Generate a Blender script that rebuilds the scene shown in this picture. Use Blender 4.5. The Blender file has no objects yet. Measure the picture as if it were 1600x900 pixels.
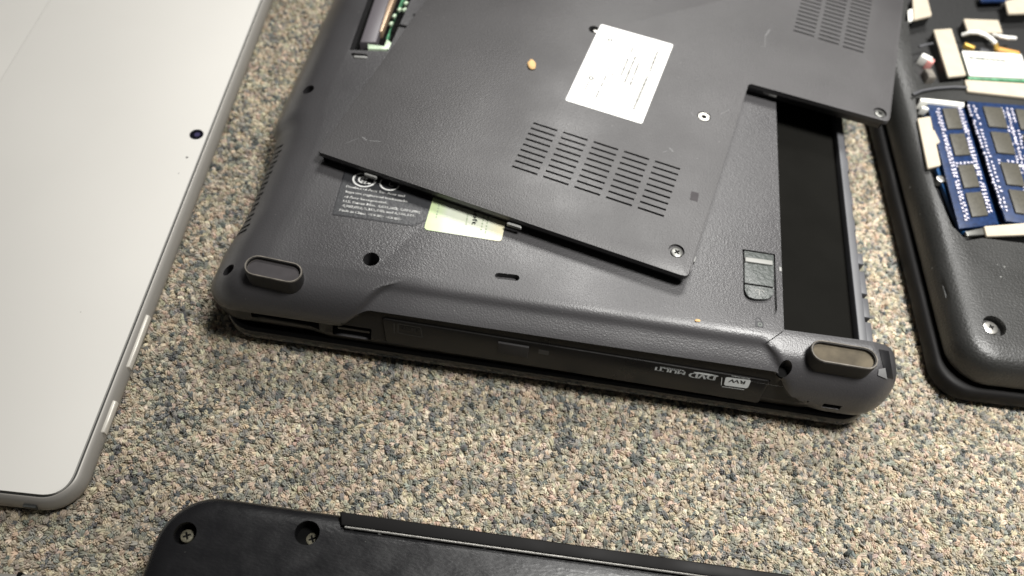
import bpy, bmesh, math, random
import numpy as np
from mathutils import Vector, Matrix
random.seed(7); rng = np.random.default_rng(11)
scene = bpy.context.scene
COL = scene.collection

# ------------------------------------------------------------------ camera
F_PX = 1256.0                                   # focal length in pixels of the 1600 px wide photograph
dY = Vector((315.0, 1909.0, -F_PX)).normalized()
dX = Vector((1.0, -0.165, 0.0)); dX -= dY * dX.dot(dY); dX.normalize()
dZ = dX.cross(dY)
RC = Matrix((dX, dY, dZ))                       # camera axes -> world axes
CAM = Vector((0.10379292, -0.13801743, 0.28015033))
cd = bpy.data.cameras.new('camera'); cam = bpy.data.objects.new('camera', cd); COL.objects.link(cam)
cam.matrix_world = Matrix.Translation(CAM) @ RC.to_4x4()
cd.sensor_width = 36.0; cd.lens = F_PX / 1600.0 * 36.0
cd.clip_start = 0.01; cd.clip_end = 50.0
cd.dof.use_dof = True; cd.dof.focus_distance = 0.272; cd.dof.aperture_fstop = 9.0
scene.camera = cam
# ------------------------------------------------------------------ light
w = bpy.data.worlds.new('World'); scene.world = w; w.use_nodes = True
bg = w.node_tree.nodes['Background']; bg.inputs[0].default_value = (1.0, 0.97, 0.93, 1); bg.inputs[1].default_value = 0.045
def area(name, loc, target, size, power, col, spread=180):
    ld = bpy.data.lights.new(name, 'AREA'); ld.shape = 'RECTANGLE'; ld.size = size[0]; ld.size_y = size[1]
    ld.energy = power; ld.color = col; ld.spread = math.radians(spread)
    lo = bpy.data.objects.new(name, ld); COL.objects.link(lo); lo.location = loc
    lo.rotation_euler = (Vector(target) - Vector(loc)).to_track_quat('-Z', 'Y').to_euler()
    return lo
area('ceiling_lamp', (0.37, 0.09, 0.74), (0.36, 0.13, 0), (0.20, 0.14), 2.9, (1.0, 0.983, 0.95), 82)
area('ceiling_lamp', (0.20, 0.85, 1.05), (0.06, 0.26, 0), (0.36, 0.26), 3.9, (1.0, 0.983, 0.95), 100)
scene.view_settings.view_transform = 'Standard'; scene.view_settings.look = 'None'
scene.view_settings.exposure = 0.0; scene.view_settings.gamma = 1.0; scene.view_settings.use_curve_mapping = False

# ------------------------------------------------------------------ pixel -> point on a level plane / any plane
def ray(px, py): return RC @ Vector((px - 800.0, 450.0 - py, -F_PX))
def P(px, py, z):
    d = ray(px, py); return CAM + d * ((z - CAM.z) / d.z)
def PL(px, py, p0, n):
    d = ray(px, py); return CAM + d * ((p0 - CAM).dot(n) / d.dot(n))
def U(pts, z): return [P(x, y, z).to_2d() for x, y in pts]

# ------------------------------------------------------------------ materials
def mat(name, col, rough=0.5, metal=0.0, spec=0.5, bump=None, var=None, rvar=None, specks=None, coat=0.0):
    m = bpy.data.materials.new(name); m.use_nodes = True; nt = m.node_tree; N = nt.nodes; L = nt.links
    b = N['Principled BSDF']; b.inputs['Base Color'].default_value = (*col, 1); b.inputs['Roughness'].default_value = rough
    b.inputs['Metallic'].default_value = metal; b.inputs['Specular IOR Level'].default_value = spec
    b.inputs['Coat Weight'].default_value = coat
    tc = N.new('ShaderNodeTexCoord')
    def noise(scale, detail=2.0, stretch=None):
        n = N.new('ShaderNodeTexNoise'); n.inputs['Scale'].default_value = scale; n.inputs['Detail'].default_value = detail
        if stretch:
            mp = N.new('ShaderNodeMapping'); mp.inputs['Scale'].default_value = stretch
            L.new(tc.outputs['Object'], mp.inputs[0]); L.new(mp.outputs[0], n.inputs['Vector'])
        else: L.new(tc.outputs['Object'], n.inputs['Vector'])
        return n
    colsock = None
    if var:
        n = noise(var[0], 4.0); r = N.new('ShaderNodeMapRange')
        r.inputs[1].default_value = 0.3; r.inputs[2].default_value = 0.7
        r.inputs[3].default_value = 1 - var[1]; r.inputs[4].default_value = 1 + var[1]
        L.new(n.outputs['Fac'], r.inputs[0])
        mx = N.new('ShaderNodeVectorMath'); mx.operation = 'SCALE'; mx.inputs[0].default_value = col
        L.new(r.outputs[0], mx.inputs['Scale']); colsock = mx.outputs[0]
    if specks:                                   # scale, threshold, colour: dust specks
        v = N.new('ShaderNodeTexVoronoi'); v.inputs['Scale'].default_value = specks[0]; L.new(tc.outputs['Object'], v.inputs['Vector'])
        n2 = noise(specks[0] * 0.13, 2.0)
        a = N.new('ShaderNodeMath'); a.operation = 'MULTIPLY'; L.new(n2.outputs['Fac'], a.inputs[0]); a.inputs[1].default_value = specks[1]
        lt = N.new('ShaderNodeMath'); lt.operation = 'LESS_THAN'; L.new(v.outputs['Distance'], lt.inputs[0]); L.new(a.outputs[0], lt.inputs[1])
        wn = N.new('ShaderNodeTexWhiteNoise'); L.new(v.outputs['Position'], wn.inputs['Vector'])
        g = N.new('ShaderNodeMath'); g.operation = 'GREATER_THAN'; L.new(wn.outputs['Value'], g.inputs[0]); g.inputs[1].default_value = 0.75
        mu = N.new('ShaderNodeMath'); mu.operation = 'MULTIPLY'; L.new(lt.outputs[0], mu.inputs[0]); L.new(g.outputs[0], mu.inputs[1])
        mx = N.new('ShaderNodeMix'); mx.data_type = 'RGBA'; L.new(mu.outputs[0], mx.inputs['Factor'])
        if colsock: L.new(colsock, mx.inputs['A'])
        else: mx.inputs['A'].default_value = (*col, 1)
        mx.inputs['B'].default_value = (*specks[2], 1); colsock = mx.outputs['Result']
    if colsock: L.new(colsock, b.inputs['Base Color'])
    if rvar:
        n = noise(rvar[0], 3.0); r = N.new('ShaderNodeMapRange'); r.inputs[1].default_value = 0.3; r.inputs[2].default_value = 0.7
        r.inputs[3].default_value = max(0.03, rough - rvar[1]); r.inputs[4].default_value = min(1, rough + rvar[1])
        L.new(n.outputs['Fac'], r.inputs[0]); L.new(r.outputs[0], b.inputs['Roughness'])
    if bump:
        n = noise(bump[0], 2.0, bump[3] if len(bump) > 3 else None)
        bp_ = N.new('ShaderNodeBump'); bp_.inputs['Strength'].default_value = bump[1]; bp_.inputs['Distance'].default_value = bump[2]
        L.new(n.outputs['Fac'], bp_.inputs['Height']); L.new(bp_.outputs[0], b.inputs['Normal'])
    return m
M = {}
M['shell'] = mat('grained_grey_plastic', (0.049, 0.0475, 0.0495), 0.37, bump=(1600, 0.34, 0.0003), var=(26, 0.12), rvar=(22, 0.09), specks=(420, 0.12, (0.17, 0.165, 0.16)))
M['cover'] = mat('grained_grey_cover_plastic', (0.050, 0.048, 0.049), 0.46, bump=(1600, 0.40, 0.0003), var=(30, 0.12), rvar=(24, 0.10), specks=(420, 0.13, (0.17, 0.165, 0.16)))
M['black'] = mat('black_plastic', (0.008, 0.008, 0.009), 0.38, rvar=(60, 0.12))
M['gloss'] = mat('glossy_black_plastic', (0.008, 0.0075, 0.0075), 0.22, rvar=(40, 0.08))
M['lid'] = mat('piano_black_lid', (0.004, 0.004, 0.0045), 0.16, rvar=(40, 0.05))
M['bay'] = mat('black_bay_film', (0.008, 0.0078, 0.007), 0.5, spec=0.0, var=(40, 0.12))
M['void'] = mat('dark_hole', (0.004, 0.004, 0.004), 0.9, spec=0.1)
M['rail'] = mat('grey_rail_plastic', (0.07, 0.071, 0.077), 0.5, var=(60, 0.15))
M['drive'] = mat('drive_bezel_plastic', (0.008, 0.0075, 0.007), 0.34, spec=0.3, rvar=(50, 0.08), bump=(1500, 0.1, 0.0002))
M['rubber'] = mat('black_rubber', (0.012, 0.011, 0.011), 0.7)
M['rubber_worn'] = mat('worn_rubber_edge', (0.13, 0.117, 0.10), 0.8, var=(300, 0.4))
M['rubber_dust'] = mat('dusty_rubber', (0.066, 0.054, 0.036), 0.9, var=(120, 0.55))
M['rubber_dark'] = mat('grey_rubber', (0.035, 0.031, 0.033), 0.8, var=(200, 0.2))
M['slider'] = mat('greenish_grey_slider', (0.055, 0.062, 0.058), 0.45, bump=(700, 0.8, 0.0006))
M['slider_bar'] = mat('slider_bar', (0.24, 0.24, 0.225), 0.5)
M['label_dark'] = mat('dark_label_film', (0.030, 0.031, 0.034), 0.4, bump=(900, 0.3, 0.0003))
M['label_edge'] = mat('label_edge', (0.012, 0.012, 0.015), 0.4)
M['print_light'] = mat('pale_print', (0.80, 0.80, 0.78), 0.6)
M['print_drive'] = mat('silver_print', (0.52, 0.54, 0.54), 0.5)
M['print_faint'] = mat('faint_grey_print', (0.022, 0.022, 0.021), 0.5)
M['print_grey'] = mat('grey_print', (0.15, 0.15, 0.135), 0.6)
M['print_dark'] = mat('dark_print', (0.10, 0.11, 0.10), 0.6)
M['paper'] = mat('white_label_paper', (0.86, 0.86, 0.83), 0.5)
M['card_paper'] = mat('card_label_paper', (0.66, 0.65, 0.60), 0.5)
M['metal'] = mat('screw_metal', (0.45, 0.44, 0.41), 0.35, metal=0.9, var=(900, 0.2))
M['metal_dark'] = mat('dark_screw_metal', (0.16, 0.16, 0.15), 0.4, metal=0.8)
M['tab'] = mat('pale_clip_plastic', (0.26, 0.26, 0.25), 0.35)
M['pcb_green'] = mat('green_board', (0.10, 0.30, 0.16), 0.4, var=(700, 0.5))
M['solder'] = mat('solder_mask_white', (0.55, 0.68, 0.50), 0.4, var=(500, 0.3))
M['copper'] = mat('copper_contact', (0.42, 0.30, 0.20), 0.4, metal=0.4)
M['gold'] = mat('gold_plug', (0.78, 0.50, 0.12), 0.3, metal=0.7)
M['amber'] = mat('amber_film', (0.55, 0.28, 0.08), 0.4)
M['connector'] = mat('grey_connector_plastic', (0.10, 0.09, 0.10), 0.45)
M['tablet'] = mat('silver_magnesium', (0.70, 0.685, 0.645), 0.5, spec=0.4, var=(9, 0.025), rvar=(22, 0.08), bump=(2500, 0.06, 0.0001), specks=(70, 0.05, (0.45, 0.44, 0.41)))
M['tablet_rim'] = mat('silver_rim', (0.31, 0.295, 0.27), 0.42, metal=0.25, bump=(2500, 0.06, 0.0001))
M['tablet_gap'] = mat('dark_gap', (0.03, 0.032, 0.03), 0.5)
M['tablet_btn'] = mat('silver_button', (0.62, 0.59, 0.53), 0.38, metal=0.2)
M['glass'] = mat('camera_glass', (0.006, 0.006, 0.01), 0.08)
M['lens'] = mat('lens_coating', (0.05, 0.045, 0.10), 0.15)
M['open_shell'] = mat('dusty_black_plastic', (0.019, 0.019, 0.018), 0.42, bump=(1100, 0.5, 0.0004), rvar=(30, 0.1), specks=(230, 0.15, (0.2, 0.2, 0.19)), var=(35, 0.08))
M['open_in'] = mat('black_inner_plastic', (0.012, 0.012, 0.012), 0.5, bump=(500, 0.3, 0.0005))
M['foam'] = mat('cream_foam_pad', (0.41, 0.36, 0.28), 0.85, var=(150, 0.06), bump=(1500, 0.2, 0.0002))
M['pcb_blue'] = mat('blue_board', (0.009, 0.023, 0.070), 0.32, var=(600, 0.35))
M['pcb_blue2'] = mat('dark_blue_board', (0.006, 0.045, 0.13), 0.35, var=(400, 0.4))
M['chip'] = mat('chip_epoxy', (0.058, 0.054, 0.043), 0.45, var=(900, 0.2), bump=(2500, 0.2, 0.0001))
M['cap'] = mat('ceramic_capacitor', (0.58, 0.56, 0.64), 0.4, var=(1500, 0.4))
M['white_plastic'] = mat('white_plastic', (0.78, 0.77, 0.72), 0.4)
M['pink_plastic'] = mat('pink_plug', (0.75, 0.33, 0.30), 0.4)
M['cable'] = mat('white_cable', (0.80, 0.79, 0.75), 0.4)
M['old_black'] = mat('scuffed_black_plastic', (0.008, 0.008, 0.009), 0.32, spec=0.38, bump=(1100, 0.22, 0.0003, (0.5, 1.3, 1.0)), rvar=(150, 0.06), specks=(240, 0.12, (0.06, 0.06, 0.055)))
M['old_rim'] = mat('matte_black_rim', (0.009, 0.0085, 0.0085), 0.6, spec=0.15, rvar=(50, 0.1))
M['brass'] = mat('dusty_brass_screw', (0.13, 0.12, 0.085), 0.6, metal=0.3, var=(1800, 0.5))
M['crumb'] = mat('tan_crumb', (0.62, 0.40, 0.18), 0.8, var=(400, 0.2))
M['scratch'] = mat('pale_scuff', (0.14, 0.14, 0.14), 0.7)

# ------------------------------------------------------------------ mesh helpers
def link(name, me, m, parent=None, smooth=35):
    if m is not None:
        me.materials.clear(); me.materials.append(m)
    if smooth:
        me.polygons.foreach_set('use_smooth', [True] * len(me.polygons)); me.set_sharp_from_angle(angle=math.radians(smooth))
    o = bpy.data.objects.new(name, me); COL.objects.link(o)
    if parent is not None:
        o.parent = parent; o.matrix_parent_inverse = Matrix.Translation(-parent.location) if parent.type == 'EMPTY' else Matrix()
        if parent.type != 'EMPTY' and parent.parent is not None: o.matrix_parent_inverse = parent.matrix_parent_inverse.inverted() @ Matrix.Translation(-parent.parent.location) if False else Matrix()
    return o
# every mesh is written in world coordinates; a thing's Empty stands at its base, its parts undo that offset
def root(name, loc, label, cat, group=None):
    o = bpy.data.objects.new(name, None); COL.objects.link(o); o.location = loc; o.empty_display_size = 0.02
    o['label'] = label; o['category'] = cat
    if group: o['group'] = group
    return o
class MB:
    def __init__(s): s.bm = bmesh.new()
    def prism(s, poly, z0, z1, bev=0.0, seg=2, bot=False):
        """poly: list of 2D points (ccw or cw); z0<z1; bev rounds the top rim"""
        bm = s.bm; a = sum(p[0] * q[1] - q[0] * p[1] for p, q in zip(poly, poly[1:] + poly[:1]))
        if a < 0: poly = poly[::-1]
        vb = [bm.verts.new((p[0], p[1], z0)) for p in poly]; vt = [bm.verts.new((p[0], p[1], z1)) for p in poly]
        ft = bm.faces.new(vt); fb = bm.faces.new(vb[::-1]); n = len(poly)
        for i in range(n): bm.faces.new((vb[i], vb[(i + 1) % n], vt[(i + 1) % n], vt[i]))
        if bev > 0:
            es = list(ft.edges) + (list(fb.edges) if bot else [])
            bmesh.ops.bevel(bm, geom=es, offset=bev, segments=seg, affect='EDGES', profile=0.5, clamp_overlap=True)
        return s
    def box(s, c, sx, sy, z0, z1, ang=0.0, bev=0.0):
        return s.prism(rect(c, sx, sy, ang), z0, z1, bev)
    def cyl(s, c, r, z0, z1, n=24, bev=0.0): return s.prism(circ(c, r, n), z0, z1, bev)
    def quad(s, pts):
        s.bm.faces.new([s.bm.verts.new(p) for p in pts]); return s
    def ringflat(s, c, r0, r1, z, n=32):
        a = [s.bm.verts.new((c[0] + r0 * math.cos(t), c[1] + r0 * math.sin(t), z)) for t in np.linspace(0, 2 * math.pi, n, False)]
        b = [s.bm.verts.new((c[0] + r1 * math.cos(t), c[1] + r1 * math.sin(t), z)) for t in np.linspace(0, 2 * math.pi, n, False)]
        for i in range(n): s.bm.faces.new((a[i], b[i], b[(i + 1) % n], a[(i + 1) % n]))
        return s
    def tube(s, pts, r, n=8):
        pts = [Vector(p) for p in pts]; rings = []
        for i, p in enumerate(pts):
            d = (pts[min(i + 1, len(pts) - 1)] - pts[max(i - 1, 0)]).normalized()
            u = d.orthogonal().normalized() if i == 0 else (rings_u - d * rings_u.dot(d)).normalized()
            rings_u = u; v = d.cross(u)
            rings.append([s.bm.verts.new(p + (u * math.cos(t) + v * math.sin(t)) * r) for t in np.linspace(0, 2 * math.pi, n, False)])
        for a, b in zip(rings, rings[1:]):
            for i in range(n): s.bm.faces.new((a[i], a[(i + 1) % n], b[(i + 1) % n], b[i]))
        s.bm.faces.new(rings[0][::-1]); s.bm.faces.new(rings[-1]); return s
    def mesh(s, name='m'):
        bmesh.ops.recalc_face_normals(s.bm, faces=s.bm.faces); me = bpy.data.meshes.new(name); s.bm.to_mesh(me); s.bm.free(); return me
    def build(s, name, m, parent=None, smooth=35): return link(name, s.mesh(name), m, parent, smooth)
def rect(c, sx, sy, ang=0.0):
    ca, sa = math.cos(ang), math.sin(ang)
    return [Vector((c[0] + x * ca - y * sa, c[1] + x * sa + y * ca)) for x, y in ((-sx / 2, -sy / 2), (sx / 2, -sy / 2), (sx / 2, sy / 2), (-sx / 2, sy / 2))]
def circ(c, r, n=24): return [Vector((c[0] + r * math.cos(t), c[1] + r * math.sin(t))) for t in np.linspace(0, 2 * math.pi, n, False)]
def capsule(a, b, r, n=10):
    a = Vector(a[:2]); b = Vector(b[:2]); t0 = math.atan2((b - a).y, (b - a).x)
    return [b + Vector((math.cos(t), math.sin(t))) * r for t in np.linspace(t0 - math.pi / 2, t0 + math.pi / 2, n)] + \
           [a + Vector((math.cos(t), math.sin(t))) * r for t in np.linspace(t0 + math.pi / 2, t0 + 1.5 * math.pi, n)]
def rounded(pts, radii, n=6):
    out = []; k = len(pts); pts = [Vector(p[:2]) for p in pts]
    if not hasattr(radii, '__len__'): radii = [radii] * k
    for i in range(k):
        p, a, b, r = pts[i], pts[i - 1], pts[(i + 1) % k], radii[i]
        if r <= 0: out.append(p); continue
        u = (a - p).normalized(); v = (b - p).normalized(); half = u.angle(v) / 2
        t = min(r / math.tan(half), (a - p).length * 0.45, (b - p).length * 0.45)
        s, e = p + u * t, p + v * t
        for q in np.linspace(0, 1, n).tolist(): out.append((1 - q) ** 2 * s + 2 * q * (1 - q) * p + q * q * e)
    return out
def inset_poly(pts, d):
    a = sum(p[0] * q[1] - q[0] * p[1] for p, q in zip(pts, pts[1:] + pts[:1])); s = 1 if a > 0 else -1; out = []
    for i in range(len(pts)):
        u = (pts[i] - pts[i - 1]); v = (pts[(i + 1) % len(pts)] - pts[i])
        n1 = Vector((-u.y, u.x)).normalized() * s if u.length > 1e-9 else Vector((0, 0)); n2 = Vector((-v.y, v.x)).normalized() * s if v.length > 1e-9 else n1
        n = (n1 + n2)
        if n.length < 1e-6: n = n1
        n.normalize(); out.append(pts[i] + n * d / max(0.4, n.dot(n2)))
    return out
def boolean(me, cutter, keep=None):
    o = bpy.data.objects.new('tmp_body', me); c = bpy.data.objects.new('tmp_cut', cutter); COL.objects.link(o); COL.objects.link(c)
    md = o.modifiers.new('b', 'BOOLEAN'); md.operation = 'DIFFERENCE'; md.solver = 'EXACT'; md.object = c
    dg = bpy.context.evaluated_depsgraph_get(); dg.update()
    r = bpy.data.meshes.new_from_object(o.evaluated_get(dg)); bpy.data.objects.remove(o); bpy.data.objects.remove(c)
    return r
def text_quads(s, align='LEFT'):
    cu = bpy.data.curves.new('t', 'FONT'); cu.body = s; cu.size = 1.0; cu.align_x = align; cu.resolution_u = 2
    o = bpy.data.objects.new('t', cu); COL.objects.link(o); dg = bpy.context.evaluated_depsgraph_get(); dg.update()
    me = bpy.data.meshes.new_from_object(o.evaluated_get(dg)); bpy.data.objects.remove(o); return me
class Print:
    """flat print: lettering and marks laid on a plane (origin, two axes), joined to one mesh"""
    def __init__(s): s.v = []; s.f = []
    def add(s, pts, faces):
        k = len(s.v); s.v += [tuple(p) for p in pts]; s.f += [[i + k for i in f] for f in faces]
    def text(s, txt, p0, p1, up, height, bold=0.0):
        """baseline from p0 to p1 (the text is fitted to it), up: unit vector, height: cap height"""
        me = text_quads(txt); xs = [v.co.x for v in me.vertices]; x0, x1 = min(xs), max(xs); p0 = Vector(p0); ex = (Vector(p1) - p0) / (x1 - x0); up = Vector(up) * (height / 0.7)
        for off in ((0.0,) if not bold else (-bold, 0.0, bold)):
            s.add([p0 + ex * (v.co.x - x0 + off) + up * v.co.y for v in me.vertices], [list(p.vertices) for p in me.polygons])
    def poly(s, pts): s.add(pts, [list(range(len(pts)))])
    def bar(s, a, b, w, n=None):
        a = Vector(a); b = Vector(b); d = (b - a).normalized(); n = Vector(n) if n else Vector((0, 0, 1)); e = n.cross(d).normalized() * (w / 2)
        s.poly([a - e, b - e, b + e, a + e])
    def arc(s, c, ux, uy, r0, r1, t0, t1, k=20):
        ts = np.linspace(t0, t1, k); c = Vector(c); a = [c + Vector(ux) * math.cos(t) * r0 + Vector(uy) * math.sin(t) * r0 for t in ts]; b = [c + Vector(ux) * math.cos(t) * r1 + Vector(uy) * math.sin(t) * r1 for t in ts]
        s.add(a + b, [[i, i + 1, k + i + 1, k + i] for i in range(k - 1)])
    def build(s, name, m, parent):
        me = bpy.data.meshes.new(name); me.from_pydata(s.v, [], s.f); me.update(); return link(name, me, m, parent, 0)
def catmull(pts, sub):
    pts = [np.array(p, float) for p in pts]; out = []
    for i in range(len(pts) - 1):
        p0, p1, p2, p3 = pts[max(i - 1, 0)], pts[i], pts[i + 1], pts[min(i + 2, len(pts) - 1)]
        for k in range(sub):
            t = k / sub; out.append(0.5 * (2 * p1 + (p2 - p0) * t + (2 * p0 - 5 * p1 + 4 * p2 - p3) * t * t + (3 * p1 - p0 - 3 * p2 + p3) * t ** 3))
    out.append(pts[-1]); return np.array(out)
def linear(pts, sub):
    pts = np.array(pts, float); n = len(pts); return np.array([[np.interp(t, range(n), pts[:, j]) for j in (0, 1)] for t in np.linspace(0, n - 1, (n - 1) * sub + 1)])
def shell(x0, x1, y0, y1, r, front, left, right, back, post=None, nf=90, ns=60, nc=10):
    """closed body: a rounded rectangle whose four sides follow (inset, height) profiles; front(x)/left(y) may change along the side"""
    bm = bmesh.new(); call = lambda p, t: p(t) if callable(p) else p
    K = len(call(front, 0.5)); rings = []
    for i in range(K):
        pr = []; sides = [(front, 0), (right, 1), (back, 2), (left, 3)]
        def ins(k, t): return call(sides[k][0], t)[i]
        cs = [Vector((x0 + ins(3, 1)[0], y0 + ins(0, 0)[0])), Vector((x1 - ins(1, 0)[0], y0 + ins(0, 1)[0])), Vector((x1 - ins(1, 1)[0], y1 - ins(2, 0)[0])), Vector((x0 + ins(3, 0)[0], y1 - ins(2, 1)[0]))]
        dirs = [Vector((1, 0)), Vector((0, 1)), Vector((-1, 0)), Vector((0, -1))]; inw = [Vector((0, 1)), Vector((-1, 0)), Vector((0, -1)), Vector((1, 0))]
        for k in range(4):
            kp = (k - 1) % 4; c = cs[k]; re = max(r - 0.5 * (ins(kp, 1)[0] + ins(k, 0)[0]), r * 0.12)
            for j in range(nc + 1):                       # corner from side kp to side k
                th = j / nc * math.pi / 2
                p = c + dirs[k] * re * (1 - math.sin(math.pi / 2 - th)) * 1.0 + inw[k] * re * (1 - math.sin(th))
                zz = ins(kp, 1)[1] * (1 - j / nc) + ins(k, 0)[1] * (j / nc); pr.append((p.x, p.y, zz))
            n = nf if k in (0, 2) else ns; c2 = cs[(k + 1) % 4]; kn = (k + 1) % 4
            re2 = max(r - 0.5 * (ins(k, 1)[0] + ins(kn, 0)[0]), r * 0.12); L = (c2 - c).dot(dirs[k])
            base = [(x0, y0), (x1, y0), (x1, y1), (x0, y1)][k]
            for j in range(1, n):
                t = j / n; a = re + (L - re - re2) * t; p = c + dirs[k] * a
                q = ins(k, t)
                if k == 0: p.y = y0 + q[0]
                elif k == 1: p.x = x1 - q[0]
                elif k == 2: p.y = y1 - q[0]
                else: p.x = x0 + q[0]
                pr.append((p.x, p.y, q[1]))
        rings.append([bm.verts.new(post(p) if post else p) for p in pr])
    for a, b in zip(rings, rings[1:]):
        n = len(a)
        for j in range(n): bm.faces.new((a[j], a[(j + 1) % n], b[(j + 1) % n], b[j]))
    bm.faces.new(rings[0][::-1]); bm.faces.new(rings[-1])
    bmesh.ops.recalc_face_normals(bm, faces=bm.faces)
    me = bpy.data.meshes.new('shell'); bm.to_mesh(me); bm.free(); return me
def smooth01(a, b, x): t = min(1, max(0, (x - a) / (b - a))); return t * t * (3 - 2 * t)
mm = 0.001

# ================================================================== the carpet
def carpet_material(pile):
    m = bpy.data.materials.new('carpet_yarn' if pile else 'carpet_backing'); m.use_nodes = True; N = m.node_tree.nodes; L = m.node_tree.links; b = N['Principled BSDF']
    b.inputs['Roughness'].default_value = 0.95; b.inputs['Specular IOR Level'].default_value = 0.15
    tc = N.new('ShaderNodeTexCoord')
    if pile:
        at = N.new('ShaderNodeAttribute'); at.attribute_type = 'INSTANCER'; at.attribute_name = 'tint'
        n = N.new('ShaderNodeTexNoise'); n.inputs['Scale'].default_value = 2.2; n.inputs['Detail'].default_value = 3
        mp = N.new('ShaderNodeMapping'); mp.inputs['Scale'].default_value = (1.6, 1.6, 0.5); L.new(tc.outputs['Object'], mp.inputs[0]); L.new(mp.outputs[0], n.inputs[0])
        r = N.new('ShaderNodeMapRange'); r.inputs[1].default_value = 0.25; r.inputs[2].default_value = 0.75; r.inputs[3].default_value = 0.78; r.inputs[4].default_value = 1.2; L.new(n.outputs['Fac'], r.inputs[0])
        sc = N.new('ShaderNodeVectorMath'); sc.operation = 'SCALE'; L.new(at.outputs['Color'], sc.inputs[0]); L.new(r.outputs[0], sc.inputs['Scale']); L.new(sc.outputs[0], b.inputs['Base Color'])
    else:
        v = N.new('ShaderNodeTexVoronoi'); v.inputs['Scale'].default_value = 520; L.new(tc.outputs['Object'], v.inputs[0])
        cr = N.new('ShaderNodeValToRGB'); L.new(v.outputs['Color'], cr.inputs[0]); e = cr.color_ramp.elements
        e[0].position = 0.0; e[0].color = (0.09, 0.095, 0.09, 1); e[1].position = 1.0; e[1].color = (0.46, 0.38, 0.29, 1)
        for p_, c_ in ((0.25, (0.20, 0.19, 0.16, 1)), (0.5, (0.38, 0.32, 0.24, 1)), (0.75, (0.33, 0.30, 0.24, 1))):
            q = e.new(p_); q.color = c_
        L.new(cr.outputs[0], b.inputs['Base Color'])
        bu = N.new('ShaderNodeBump'); bu.inputs['Strength'].default_value = 0.8; bu.inputs['Distance'].default_value = 0.002; bu.invert = True; L.new(v.outputs['Distance'], bu.inputs['Height']); L.new(bu.outputs[0], b.inputs['Normal'])
    return m
cb = MB(); cb.prism([Vector((-1.2, -1.2)), Vector((1.5, -1.2)), Vector((1.5, 1.6)), Vector((-1.2, 1.6))], -0.008, -0.0022)
carpet = cb.build('carpet', carpet_material(False), None, 0); carpet['kind'] = 'structure'
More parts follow.
